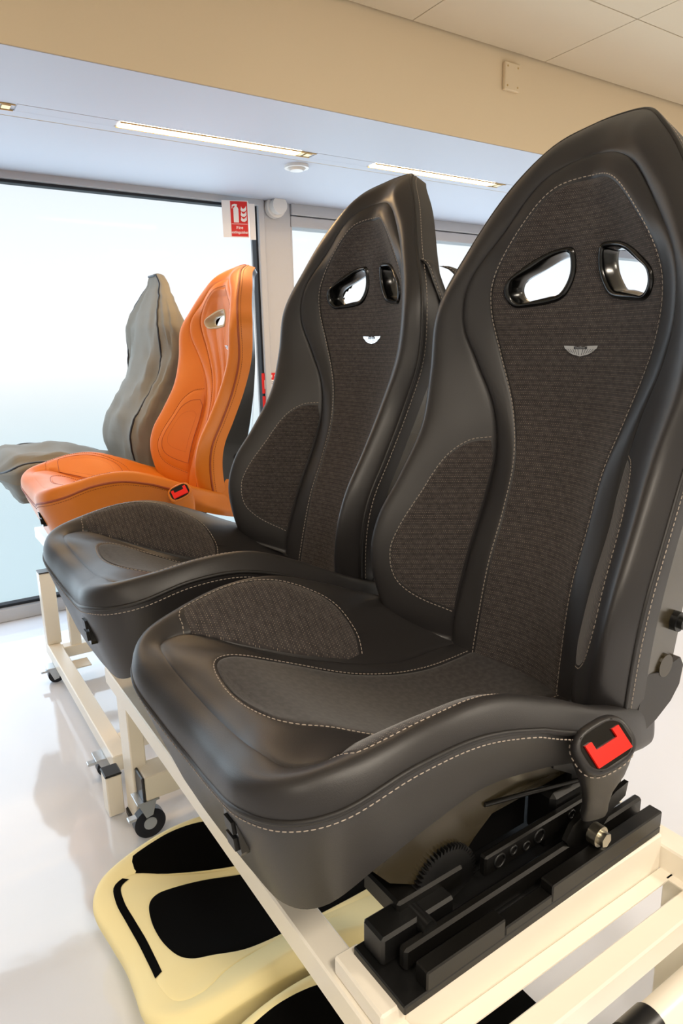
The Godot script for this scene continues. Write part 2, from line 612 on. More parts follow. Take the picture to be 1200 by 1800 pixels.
func shape_seat() -> void:
	var N := 84
	var A := half(BK_STITCH, N); var B := half(BK_SEAM, N); var C := half(BK_CREST, N); var D := half(BK_PIPE, N); var Er := half(BK_REAR, N); var F := half(BK_SHELL, N)
	var border := span(A, B, null, null, 6, true, true, .005, IN_BACK)
	var b1 := span(B, C, null, D, 12, true, false, .005, IN_BACK)
	var b2 := span(C, D, B, null, 10, false, true, .005, IN_BACK)
	var bol := b1.duplicate(); bol.append_array(b2.slice(1))
	var side := span(D, Er, null, null, 5, true, false, .004, IN_BACK)
	var shell := span(Er, F, null, null, 5, false, false, 0, IN_BACK)
	G.border = border; G.border_n = normals(border, IN_BACK)
	G.bol = bol; G.bol_n = normals(bol, IN_BACK)
	G.side = side; G.side_n = normals(side, IN_BACK)
	var end := col_of(bol, N - 1); end.append_array(col_of(side, N - 1).slice(1)); end.append_array(col_of(shell, N - 1).slice(1))
	end.append(F[N - 1] * Vector3(1, 1, .35)); end.append(A[N - 1]); end.append_array(col_of(border, N - 1).slice(1))
	var cap := fan(end)
	G.m_bol = grids([whole(bol), cap, mirror_rows(cap)])
	G.m_border = gridm(whole(border))
	G.m_side = gridm(whole(side))
	var hole := hole_poly(0.0)
	var hole_near := PackedVector2Array()
	for p in hole: hole_near.append(Vector2(-p.x, p.y))
	# shell, with the openings right through it
	var back := fill(half(BK_SHELL, 120), back_shell_depth, 72)
	var cut := func(rows: Array) -> Callable:
		return func(k: int, i: int) -> bool:
			var p: Vector3 = (rows[k][i] + rows[k + 1][i + 1]) * .5
			var q := Vector2(p.z, p.y)
			return Geometry2D.is_point_in_polygon(q, hole) or Geometry2D.is_point_in_polygon(q, hole_near)
	G.cut = cut
	var wide := hole_poly(.016)
	var wide_near := PackedVector2Array()
	for p in wide: wide_near.append(Vector2(-p.x, p.y))
	var cut_back := func(k: int, i: int) -> bool:
		var p: Vector3 = (back.rows[k][i] + back.rows[k + 1][i + 1]) * .5
		var q := Vector2(p.z, p.y)
		return Geometry2D.is_point_in_polygon(q, wide) or Geometry2D.is_point_in_polygon(q, wide_near)
	var st := begin()
	grid_into(st, whole(shell)); grid_into(st, back.rows, null, cut_back)
	st.generate_normals(); G.m_shell = done(st)
	var fine := half(BK_STITCH, 230)
	for kind in ["", "_fluted"]:
		var pan := fill(fine, func(e: Vector3, s: float) -> Vector3: return back_depth(e, s, .0075 if kind != "" else 0.0), 110)
		G["m_centre" + kind] = gridm(pan.rows, pan.uv, cut.call(pan.rows))
		G["centre" + kind] = pan.rows
	# rings and tunnels of the openings
	for e in [["far", hole], ["near", hole_near]]:
		var ring := []; var inner := []
		for p in e[1]: ring.append(surface_x(G.centre, p.x, p.y))
		ring.append(ring[0]); ring.append(ring[1])
		var cc := Vector3.ZERO
		for p in e[1]: cc += Vector3(0, p.y, p.x)
		cc /= e[1].size()
		var rows := []
		for r in [[.007, .004], [.006, -.001], [.003, -.005], [-.001, -.0065], [-.005, -.005], [-.0075, .0], [-.009, .01], [-.011, .018], [-.012, .032], [-.009, .044], [.002, .050], [.018, .052], [.034, .040]]:
			var row := []
			for p in ring:
				var d := Vector3(0, p.y - cc.y, p.z - cc.z); var dl := d.length()
				row.append(p + d / dl * r[0] + Vector3(r[1], 0, 0))
			rows.append(row)
		G["m_ring_" + e[0]] = gridm(rows)
	# patches on the bolsters
	var edge := []; var outer := []
	var q := []
	for k in BK_PATCH: q.append(P3(k))
	for p in smooth_line(q, 34, false): outer.append(nearest(bol, p))
	edge.append_array(outer)
	var t0: Vector2 = outer[0]; var t1: Vector2 = outer[-1]
	for k in range(1, 12): edge.append(Vector2(2.2, lerpf(t1.y, t0.y, k / 12.0)))
	G.patch_edge = edge
	var e1 := Vector3(-.76, 0, -.65); var e2 := Vector3(0, 1, 0)
	var ins := inset(bol, G.bol_n, edge, .004, e1, e2)
	G.m_patch_far = gridm(ins.rows, ins.uv)
	G.m_patch_near = gridm(mirror_rows(ins.rows), ins.uv)
	var line := []; var ln := []
	var pc := Vector2.ZERO
	for k in edge: pc += k
	pc /= edge.size()
	for k in outer:
		var z: Vector2 = k + (k - pc) * .035
		z.x = clampf(z.x, 0, bol.size() - 1.01)
		line.append(on(bol, z)); ln.append(on(G.bol_n, z).normalized())
	st = begin()
	for l in [both_lines(at_distance(border, G.border_n, .006)), both_lines(at_distance(side, G.side_n, .013)), {"p": line, "n": ln}, {"p": mirs(line), "n": mirs(ln)}]:
		stitch(st, l.p, l.n, .009, .0068, .0009)
	G.m_back_stitch = done(st)
	G.m_back_pipe = tubem(both(D), .0042, 8)
	# inner quilting lines of the plainer trim
	st = begin()
	for e in [.5, .78]:
		var ql := []
		for k in edge.size() + 1:
			var z: Vector2 = pc + (edge[k % edge.size()] - pc) * e
			ql.append(on(bol, z) + on(G.bol_n, z).normalized() * .003)
		tube(st, ql, .0016, 5); tube(st, mirs(ql), .0016, 5)
	for ds in [.018, .05]:
		var l := both_lines(at_distance(bol, G.bol_n, ds))
	G.m_quilt = done(st)

	# ---- cushion
	var Pp := half(CU_PIPE, N); var K := half(CU_CREST, N); var Sm := half(CU_SEAM, N); var I := half(CU_INS, N); var W := half(CU_SKIRT, N)
	var c1 := span(Pp, K, null, Sm, 8, true, false, .004, IN_CUSHION)
	var c2 := span(K, Sm, Pp, null, 10, false, true, .004, IN_CUSHION)
	var cu := c1.duplicate(); cu.append_array(c2.slice(1))
	var front := span(Sm, I, null, null, 6, true, true, .0045, IN_CUSHION)
	var mid := span(W, Pp, null, null, 6, false, true, .004, IN_CUSHION)
	var under := []
	for k in 4:
		var row := []
		for p in W: row.append(Vector3(lerpf(p.x, .04, .12 * k) , p.y + .012 * k, p.z * (1 - .12 * k)))
		under.append(row)
	G.cu = cu; G.cu_n = normals(cu, IN_CUSHION)
	G.front = front; G.front_n = normals(front, IN_CUSHION)
	G.skirt = mid; G.skirt_n = normals(mid, IN_CUSHION)
	var ce := col_of(cu, N - 1); ce.append(W[N - 1]); ce.append_array([W[N - 1] * Vector3(1, 1, .5), Sm[N - 1]])
	var ccap := fan(ce)
	G.m_cu = grids([whole(cu), ccap, mirror_rows(ccap)])
	G.m_front = gridm(whole(front))
	G.m_skirt = grids([whole(mid), whole(under)])
	var pan2 := fill(half(CU_INS, 150), func(e: Vector3, s: float) -> Vector3:
		var u := absf(e.z)
		return Vector3(e.x, e.y - .010 * (1 - s * s) * clampf(u / .1, 0, 1) + .004 * (1 - exp(-(1 - absf(s)) * u / .006)), e.z * s), 60)
	G.m_insert = gridm(pan2.rows, pan2.uv)
	q = []
	for k in CU_PATCH: q.append(P3(k))
	outer = []
	for p in smooth_line(q, 34, false):
		var nq := nearest(cu, p)
		outer.append(Vector2(clampf(nq.x, 5, cu.size() - 3.6), nq.y))
	edge = outer.duplicate()
	t0 = outer[0]; t1 = outer[-1]
	var last := cu.size() - 3.2
	for k in range(1, 12): edge.append(Vector2(last, lerpf(t1.y, t0.y, k / 12.0)))
	ins = inset(cu, G.cu_n, edge, .004, Vector3(0, 0, 1), Vector3(1, 0, 0))
	G.m_thigh_far = gridm(ins.rows, ins.uv)
	G.m_thigh_near = gridm(mirror_rows(ins.rows), ins.uv)
	pc = Vector2.ZERO
	for k in edge: pc += k
	pc /= edge.size()
	line = []; ln = []
	for k in outer:
		var z: Vector2 = k + (k - pc) * .05
		z.x = clampf(z.x, 0, cu.size() - 1.01)
		line.append(on(cu, z)); ln.append(on(G.cu_n, z).normalized())
	var turn := []
	for k in CU_TURN: turn.append(P3(k))
	turn = smooth_line(turn, 16, false)
	st = begin()
	var sk := at_distance(mid, G.skirt_n, .012, true)
	var cutk := 0
	for i in N:
		if sk.p[i].x < .64 - PX + .005: cutk = i
	var skp: Array = sk.p.slice(0, cutk); var skn: Array = sk.n.slice(0, cutk)
	for k in range(2, 16):
		skp.append(turn[k] + Vector3(-.012, -.004, -.004)); skn.append(Vector3(0, .2, -1))
	for l in [both_lines(at_distance(front, G.front_n, .006, true)), {"p": both(skp), "n": both(skn)}, {"p": line, "n": ln}, {"p": mirs(line), "n": mirs(ln)}]:
		stitch(st, l.p, l.n, .009, .0068, .0009)
	G.m_cu_stitch = done(st)
	var pl: Array = Pp.slice(0, cutk)
	pl.append_array(turn.slice(2))
	G.m_cu_pipe = tubem(both(pl), .0042, 8)
	st = begin()
	for e in [.5, .78]:
		var ql := []
		for k in edge.size() + 1:
			var z: Vector2 = pc + (edge[k % edge.size()] - pc) * e
			ql.append(on(cu, z) + on(G.cu_n, z).normalized() * .003)
		tube(st, ql, .0016, 5); tube(st, mirs(ql), .0016, 5)
	G.m_cu_quilt = done(st)

func badge(parent: Node3D, y: float, face: String) -> void:
	# small winged emblem
	var p := surface_x(G[face], 0, y - PY); var p2 := surface_x(G[face], 0, y - PY + .02)
	var up := (p2 - p).normalized(); var zz := Vector3(0, 0, 1); var out := up.cross(zz).normalized()
	if out.x > 0: out = -out
	var base := Node3D.new()
	var poly := PackedVector2Array()
	var halfp := [[0, .0085], [.006, .0075], [.016, .0088], [.039, .0095], [.0365, .004], [.031, -.0005], [.024, -.0045], [.016, -.0078], [.007, -.0095], [0, -.011]]
	for k in halfp: poly.append(Vector2(k[0], k[1]))
	for k in range(halfp.size() - 2, 0, -1): poly.append(Vector2(-halfp[k][0], halfp[k][1]))
	var to3 := func(v: Vector2, d: float) -> Vector3: return p + zz * v.x + up * v.y + out * d
	var lift := .006 if face != "centre" else 0.0
	var b := put("winged_badge", prismm(poly, to3, -.006 + lift, .0035 + lift), M.chrome, parent, "silver winged emblem")
	var st := begin()
	for s in [-1.0, 1.0]:
		for k in 6:
			var x0 := .006 + k * .0058; var x1 := .003 + k * .0048
			var a := Vector2(x0 * s, .003); var c := Vector2(x1 * s, -.0085 + .0013 * k)
			tube(st, [to3.call(a, .0036 + lift), to3.call(c, .0036 + lift)], .00045, 4)
	put("feather_line", done(st), M.badge_line, b)
	put("nameplate", prismm(PackedVector2Array([Vector2(-.0145, .0078), Vector2(.0145, .0078), Vector2(.0145, .0028), Vector2(-.0145, .0028)]), to3, .003 + lift, .0045 + lift), M.badge_line, b)
	var tm := TextMesh.new(); tm.text = "ASTON MARTIN"; tm.font_size = 16; tm.pixel_size = .0002; tm.depth = .0004
	var f := SystemFont.new(); f.font_names = PackedStringArray(["Droid Sans"]); tm.font = f
	var t := put("lettering", tm, M.chrome, b)
	t.transform = Transform3D(Basis(out.cross(up) * -1.0, up, out), p + up * .0053 + out * (.0047 + lift))
	t.basis = Basis(up.cross(out), up, out)
	base.free()

func build_seat(root: Node3D, trim: Dictionary) -> void:
	var bk := put("backrest", G.m_bol, trim.leather, root)
	put("border_panel", G.m_border, trim.leather, bk)
	put("centre_panel", G["m_centre_fluted" if trim.fluted else "m_centre"], trim.centre, bk, "orange leather centre with upright flutes" if trim.fluted else "grey suede centre woven with pale dots")
	put("side_panel", G.m_side, trim.leather, bk)
	put("back_shell", G.m_shell, trim.shell, bk)
	put("lumbar_patch", G.m_patch_far, trim.patch, bk); put("lumbar_patch", G.m_patch_near, trim.patch, bk)
	put("hole_surround", G.m_ring_far, trim.bezel, bk); put("hole_surround", G.m_ring_near, trim.bezel, bk)
	put("piping", G.m_back_pipe, trim.pipe, bk)
	stuff(put("seam_stitching", G.m_back_stitch, trim.thread, bk))
	if trim.fluted: put("quilting_seam", G.m_quilt, trim.pipe, bk)
	badge(bk, .0, "centre_fluted" if trim.fluted else "centre")
	var cu := put("cushion", G.m_cu, trim.leather, root)
	put("front_panel", G.m_front, trim.leather, cu)
	put("seat_insert", G.m_insert, trim.insert, cu)
	put("thigh_patch", G.m_thigh_far, trim.patch, cu); put("thigh_patch", G.m_thigh_near, trim.patch, cu)
	put("skirt", G.m_skirt, trim.leather, cu)
	put("piping", G.m_cu_pipe, trim.pipe, cu)
	stuff(put("seam_stitching", G.m_cu_stitch, trim.thread, cu))
	if trim.fluted: put("quilting_seam", G.m_cu_quilt, trim.pipe, cu)

func pose(root: Node3D, yaw: float, pitch: float, roll: float, t: Vector3) -> void:
	# turn about the seat's hinge, then shift
	var b := Basis(Vector3.UP, deg_to_rad(yaw)) * Basis(Vector3.BACK, deg_to_rad(pitch)) * Basis(Vector3.RIGHT, deg_to_rad(roll))
	var piv := Vector3(.95, -.55, ZS)
	root.transform = Transform3D(b, b * (Vector3(PX, PY, ZS) - piv) + piv + t + Vector3(0, E, 0))

func lean(root: Node3D, deg: float, t := Vector3.ZERO) -> void:
	var bk: Node3D = root.get_node("backrest")
	var piv := Vector3(.95 - PX, -.55 - PY, 0)
	var b := Basis(Vector3.BACK, deg_to_rad(deg))
	bk.transform = Transform3D(b, piv - b * piv + t)

# ---------------------------------------------------------------- what carries a seat
func sxy(z: float) -> Callable:
	# a polygon in the seat's side view, extruded across
	return func(p: Vector2, d: float) -> Vector3: return Vector3(p.x - PX, p.y - PY, z + d)

func poly(a: Array) -> PackedVector2Array:
	var o := PackedVector2Array()
	for k in a: o.append(Vector2(k[0], k[1]))
	return o

func sb(x0: float, x1: float, y0: float, y1: float, z0: float, z1: float, ch := .002) -> ArrayMesh:
	return boxm(Vector3(x0 - PX, y0 - PY, z0), Vector3(x1 - PX, y1 - PY, z1), ch)

func slides(root: Node3D) -> void:
	# runners, gears and motors below the cushion, one set each side
	var nodes := []
	var pan := poly([[.38, -.60], [.44, -.665], [.47, -.70], [.53, -.735], [.60, -.735], [.632, -.705], [.68, -.672], [.75, -.66], [.86, -.675], [.90, -.655], [.90, -.58], [.62, -.53], [.42, -.53]])
	var pn := put("seat_pan", boxm(Vector3(.46 - PX, -.70 - PY, -.24), Vector3(.90 - PX, -.668 - PY, .24), .01), M.shell, root, "glossy olive seat pan")
	for s in [-1.0, 1.0]: put("pan_side", prismm(pan, sxy(s * .245), -.004, .004), M.shell, pn)
	for s in [1.0, -1.0]:
		var z := func(a: float, b: float) -> Array: return [minf(a * s, b * s), maxf(a * s, b * s)]
		var r: Array = z.call(.235, .345)
		var rail := put("slide_rail", sb(.418, .985, -.80, -.786, r[0], r[1]), M.black, root)
		r = z.call(.321, .345)
		put("outer_wall", sb(.455, .60, -.787, -.757, r[0], r[1]), M.black_satin, rail)
		put("outer_wall", sb(.60, .70, -.787, -.772, r[0], r[1]), M.black_satin, rail)
		put("outer_wall", sb(.70, .985, -.787, -.757, r[0], r[1]), M.black_satin, rail)
		r = z.call(.292, .308)
		put("runner_lip", sb(.45, .985, -.787, -.752, r[0], r[1], .004), M.black_satin, rail)
		r = z.call(.24, .285)
		put("front_block", sb(.43, .56, -.787, -.742, r[0], r[1], .004), M.black, rail)
		r = z.call(.262, .276)
		var upper := put("upper_runner", sb(.63, .97, -.757, -.722, r[0], r[1], .003), M.black_satin, root)
		for k in 7:
			var c := Vector3(.66 - PX + k * .03 + (.05 if k > 3 else 0.0), -.74 - PY + .004 * sin(k * 2.1), r[1] if s > 0 else r[0])
			var rr := .007 if k % 3 else .011
			var st := begin()
			var ring := []
			for j in 17: ring.append(c + Vector3(cos(TAU * j / 16) * rr, sin(TAU * j / 16) * rr, .0005 * s))
			tube(st, ring, .0022, 5, false); put("punched_rim", done(st), M.black, upper)
		# toothed quadrant at the front
		var g := PackedVector2Array()
		for k in 33:
			var a := lerpf(-.35, 3.3, k / 32.0)
			for e in [0, 1, 2, 3]:
				var rr := .061 if e in [1, 2] else .054
				var aa: float = a + e * .027
				g.append(Vector2(.568 + cos(aa) * rr, -.748 + sin(aa) * rr))
		g.append(Vector2(.568, -.785))
		var gz: Array = z.call(.248, .258)
		put("gear_quadrant", prismm(g, sxy(gz[0]), 0, .01), M.black, root)
		var az: Array = z.call(.247, .257)
		put("link_arm", prismm(poly([[.86, -.765], [.905, -.765], [.905, -.70], [.86, -.64], [.80, -.62], [.80, -.65], [.85, -.68]]), sxy(az[0]), 0, .01), M.black_satin, root)
		r = z.call(.03, .215)
		put("motor", sb(.61, .80, -.785, -.70, r[0], r[1], .012), M.black, root)
		r = z.call(.205, .262)
		put("gearbox", sb(.80, .90, -.79, -.70, r[0], r[1], .008), M.black, root)
		r = z.call(.25, .3)
		put("rear_bracket", prismm(poly([[.78, -.78], [.93, -.78], [.97, -.745], [.96, -.715], [.93, -.72], [.90, -.745], [.84, -.75], [.80, -.735], [.775, -.75]]), sxy(.262 * s), -.004, .004), M.black_satin, root)
	put("cross_tube", tubem([Vector3(.50 - PX, -.752 - PY, -.3), Vector3(.50 - PX, -.752 - PY, .3)], .0125, 14), M.black, root)
	put("cross_tube", tubem([Vector3(.88 - PX, -.73 - PY, -.27), Vector3(.88 - PX, -.73 - PY, .27)], .012, 12), M.black, root)
	put("control_rod", tubem([Vector3(.65 - PX, -.655 - PY, .25), Vector3(.74 - PX, -.665 - PY, .262), Vector3(.86 - PX, -.69 - PY, .266)], .004, 8), M.black_satin, root)
	put("wiring_box", sb(.60, .90, -.80, -.69, -.19, .02, .012), M.black, root)
	put("wiring_tray", sb(.58, .93, -.80, -.79, -.235, .235), M.black, root)
	put("pan_bracket", sb(.475, .60, -.762, -.728, .18, .262, .004), M.black_satin, root)

func buckle(root: Node3D, leather: Material, detail: bool) -> void:
	# belt buckle in a sewn sleeve, standing on the runner
	var foot := Vector3(.825 - PX, -.735 - PY, .318)
	var top := Vector3(.752 - PX, -.528 - PY, .372)
	var ax := (top - foot).normalized()
	var look := Vector3(-.42, .55, .72).normalized()      # the push button faces up and outwards
	var side := Vector3(1, .16, -.02).normalized()
	side = (side - look * side.dot(look)).normalized()
	var v := look.cross(side).normalized()
	if v.y < 0: v = -v
	var sec := func(c: Vector3, a: Vector3, b: Vector3, ra: float, rb: float) -> Array:
		var row := []
		for k in 33:
			var th := TAU * k / 32
			var x: float = signf(cos(th)) * pow(absf(cos(th)), .72); var y: float = signf(sin(th)) * pow(absf(sin(th)), .72)
			row.append(c + a * x * ra + b * y * rb)
		return row
	var sx := Vector3(.96, 0, .28).normalized()
	var rows := []
	rows.append(sec.call(top + look * .002, side, v, .030, .020))
	rows.append(sec.call(top + look * .007, side, v, .038, .027))
	rows.append(sec.call(top + look * .004, side, v, .044, .032))
	rows.append(sec.call(top - look * .006, side, v, .046, .034))
	var d2 := -ax
	var b2 := sx.cross(ax).normalized()
	rows.append(sec.call(top - ax * .032 - look * .006, side.lerp(sx, .6).normalized(), v.lerp(b2, .6).normalized() if v.dot(b2) > 0 else v.lerp(-b2, .6).normalized(), .043, .027))
	var bb := b2 if v.dot(b2) > 0 else -b2
	for k in [[.065, .038, .020], [.09, .031, .016], [.115, .025, .012], [.15, .022, .010], [.175, .024, .008], [.188, .022, .006]]:
		rows.append(sec.call(top - ax * k[0], sx, bb, k[1], k[2]))
	var b := put("belt_buckle", gridm(rows), leather, root, "leather-sleeved belt buckle")
	var on_face := func(p: Vector2, d: float) -> Vector3: return top + side * p.x + v * p.y + look * (.0035 + d)
	put("buckle_frame", prismm(poly([[-.036, -.014], [-.027, -.025], [.027, -.025], [.036, -.014], [.036, .014], [.027, .025], [-.027, .025], [-.036, .014]]), on_face, -.004, .003), M.gloss, b)
	put("push_button", prismm(poly([[-.029, -.019], [.029, -.019], [.029, .014], [.018, .014], [.018, .002], [-.018, .002], [-.018, .014], [-.029, .014]]), on_face, .0, .0085), M.red, b, "red push button")
	if detail:
		var st := begin()
		var l := []; var ln := []
		for k in 33:
			var p: Vector3 = rows[3][k].lerp(rows[4][k], .25)
			l.append(p + (p - top).normalized() * .001); ln.append((p - top).normalized())
		stitch(st, l, ln, .0085, .006, .0009)
		stuff(put("sleeve_stitching", done(st), M.thread, b))
		var c := foot + Vector3(.0, -.003, .012)
		st = begin()
		tube(st, [c - Vector3(0, 0, .01), c + Vector3(0, 0, .006)], .017, 20)
		tube(st, [c + Vector3(0, 0, .006), c + Vector3(0, 0, .016)], .012, 6)
		put("anchor_bolt", done(st), M.steel, b, "bright hexagon bolt")
		put("anchor_plate", prismm(poly([[.775, -.742], [.80, -.775], [.85, -.775], [.90, -.735], [.93, -.725], [.935, -.70], [.90, -.705], [.86, -.72], [.82, -.71], [.79, -.72]]), sxy(.300), 0, .008), M.black_satin, b)

func hinge_cover(root: Node3D, m: Material) -> void:
	var bk := root.get_node("backrest")
	for s in [1.0, -1.0]:
		var o := put("hinge_cover", prismm(poly([[.965, -.515], [1.00, -.522], [1.065, -.512], [1.078, -.53], [1.072, -.565], [1.05, -.59], [1.01, -.612], [.965, -.626], [.945, -.60]]), sxy(.287 * s), -.016, .016), m, bk)
		var st := begin()
		var c := Vector3(1.03 - PX, -.435 - PY, .300 * s)
		tube(st, [c, c + Vector3(0, 0, .014 * s)], .017, 18); tube(st, [c + Vector3(0, 0, .014 * s), c + Vector3(0, 0, .022 * s)], .011, 14)
		put("pivot_bolt", done(st), M.black, bk)
		put("recliner_cap", prismm(disc_poly(Vector2(1.02, -.515), .020), sxy(.292 * s), -.012, .012), M.shell, bk)

func strap(root: Node3D, leather: Material, thread: Material) -> void:
	# a leather belt guide looped on the side of the headrest
	var bk := root.get_node("backrest")
	var pts := [[1.085, .178, .265], [1.092, .165, .283], [1.105, .118, .300], [1.122, .072, .315], [1.134, .064, .322], [1.152, .090, .328], [1.165, .13, .318], [1.165, .16, .285], [1.15, .17, .262]]
	var q := []
	for k in pts: q.append(Vector3(k[0] - PX, k[1] - PY, k[2]))
	var l := smooth_line(q, 24, false)
	var rows := []
	for w in [[-.014, -.002], [-.015, 0], [-.014, .002], [.014, .002], [.015, 0], [.014, -.002], [-.014, -.002]]:
		var row := []
		for p in l: row.append(p + Vector3(w[0], w[0] * .1, w[1]))
		rows.append(row)
	var g := put("belt_guide", gridm(rows), leather, bk, "looped leather belt guide")
	var st := begin(); var nn := []
	var l2 := []
	for p in l: l2.append(p + Vector3(-.010, 0, .003)); nn.append(Vector3(-.5, .3, .8).normalized())
	stitch(st, l2, nn, .0085, .006, .0009)
	stuff(put("guide_stitching", done(st), thread, g))

func seat_switch(root: Node3D) -> void:
	var cu := root.get_node("cushion")
	var to3 := func(p: Vector2, d: float) -> Vector3: return Vector3(.300 - PX - d + (p.y + .6) * -.12, p.y - PY, p.x)
	var o := put("seat_switch", prismm(poly([[.135, -.628], [.163, -.628], [.168, -.62], [.168, -.575], [.163, -.567], [.135, -.567], [.13, -.575], [.13, -.62]]), to3, -.012, .012), M.gloss, cu, "black rocker switch")
	put("rocker", prismm(poly([[.138, -.620], [.16, -.620], [.16, -.60], [.138, -.60]]), to3, .012, .017), M.black_satin, o)
	put("rocker", prismm(poly([[.138, -.594], [.16, -.594], [.16, -.575], [.138, -.575]]), to3, .012, .016), M.black_satin, o)

# ---------------------------------------------------------------- racks
func W(x: float, y: float, z: float) -> Vector3:
	return Vector3(x, y + E, z)

func wb(x0: float, x1: float, y0: float, y1: float, z0: float, z1: float, ch := .003) -> ArrayMesh:
	return boxm(W(x0, y0, z0), W(x1, y1, z1), ch)

func caster(root: Node3D, x: float, z: float, y_top: float) -> void:
	var fork := begin()
	box(fork, W(x - .03, y_top - .006, z - .03), W(x + .03, y_top, z + .03), .001)
	for s in [-1.0, 1.0]:
		prism(fork, poly([[x - .026, y_top - .006], [x + .026, y_top - .006], [x + .012, y_top - .052], [x - .006, y_top - .056]]), func(p: Vector2, d: float) -> Vector3: return W(p.x, p.y, z + d), s * .017 - .0015, s * .017 + .0015)
	var r := (y_top + E) * .5 - .008
	r = clampf(r, .03, .042)
	var f := put("caster", done(fork), M.zinc, root)
	var st := begin()
	var c := W(x + .004, -E + r, z)
	for k in [[-.013, .8], [-.011, 1.0], [.011, 1.0]]: pass
	tube(st, [c - Vector3(0, 0, .013), c + Vector3(0, 0, .013)], r, 28)
	put("wheel", done(st), M.rubber, f, "dark blue rubber wheel")
	put("hub", tubem([c - Vector3(0, 0, .0145), c + Vector3(0, 0, .0145)], r * .42, 16), M.zinc, f)
	put("brake_tab", boxm(c + Vector3(-.055, .018, -.012), c + Vector3(-.018, .026, .012), .002), M.zinc, f)

func far_rack() -> void:
	var t := thing("display_rack", "white tube rack on blue casters under the orange seat and the covered seat", "rack", W(0, -E, 0), "white seat racks in the row")
	t.position = Vector3.ZERO
	var h := .05; var top := -.745; var bar := -1.13; var za := -3.35; var zb := -1.90
	put("front_rail", wb(.47, .47 + h, top - h, top, za, zb), M.white_steel, t)
	put("rear_rail", wb(1.0, 1.0 + h, top - h, top, za, zb), M.white_steel, t)
	for z in [-1.93, -2.30, -2.70, -3.2]:
		put("cross_bar", wb(.47 + h, 1.0, top - h + .002, top - .002, z - .03, z), M.white_steel, t)
	put("lower_bar", wb(.392, .392 + h, bar - h, bar, -2.89, -1.86), M.white_steel, t)
	put("lower_bar", wb(1.0, 1.0 + h, bar - h, bar, -3.3, -1.86), M.white_steel, t)
	put("front_post", wb(.392, .448, bar, -.825, -2.89, -2.83), M.white_steel, t)
	put("post_cap", wb(.391, .449, -.825, -.820, -2.891, -2.829), M.cap, t, "black plastic cap")
	for z in [-2.78, -1.95]:
		put("post", wb(.475, .515, bar - h, top - h, z - .04, z), M.white_steel, t)
		put("post", wb(1.003, 1.043, bar, top - h, z - .04, z), M.white_steel, t)
		put("cross_bar", wb(.392 + h, 1.0, bar - h + .002, bar - .002, z - .045, z + .005), M.white_steel, t)
	put("floor_plate", wb(.45, .52, bar - h - .006, bar - h, -2.74, -2.66, .001), M.white_steel, t)
	for x in [.392, 1.02]:
		for z in [-2.74, -1.98]: caster(t, x, z, bar - h)

# ---------------------------------------------------------------- foams, cover, room fittings
func foam(called: String, label: String, at: Vector3, yaw: float, full_pad: bool) -> Node3D:
	# a bare moulded cushion with black felt let into it
	var t := thing(called, label, "foam cushion", at, "bare foam cushions on the floor")
	t.rotation.y = yaw; t.scale = Vector3(.88, .6, .78)
	var body := put("moulded_rim", G.m_cu, M.foam, t)
	put("side_wall", G.m_skirt, M.foam, t)
	put("middle_block", G.m_front, M.foam, t)
	put("middle_felt", G.m_insert, M.felt, t, "black felt pad")
	put("thigh_felt", G.m_thigh_far, M.felt, t, "black felt pad")
	if full_pad:
		# strip of felt in the gap between rim and middle
		var l0 := at_distance(G.front, G.front_n, .002); var l1 := at_distance(G.front, G.front_n, .02)
		var a := []; var b := []
		for i in range(0, 22): a.append(l0.p[i] + l0.n[i] * .003); b.append(l1.p[i] + l1.n[i] * .002)
		for i in range(1, 12): a.insert(0, mir(l0.p[i] + l0.n[i] * .003)); b.insert(0, mir(l1.p[i] + l1.n[i] * .002))
		put("felt_strip", gridm([a, b]), M.felt, t, "narrow black felt strip")
	return t

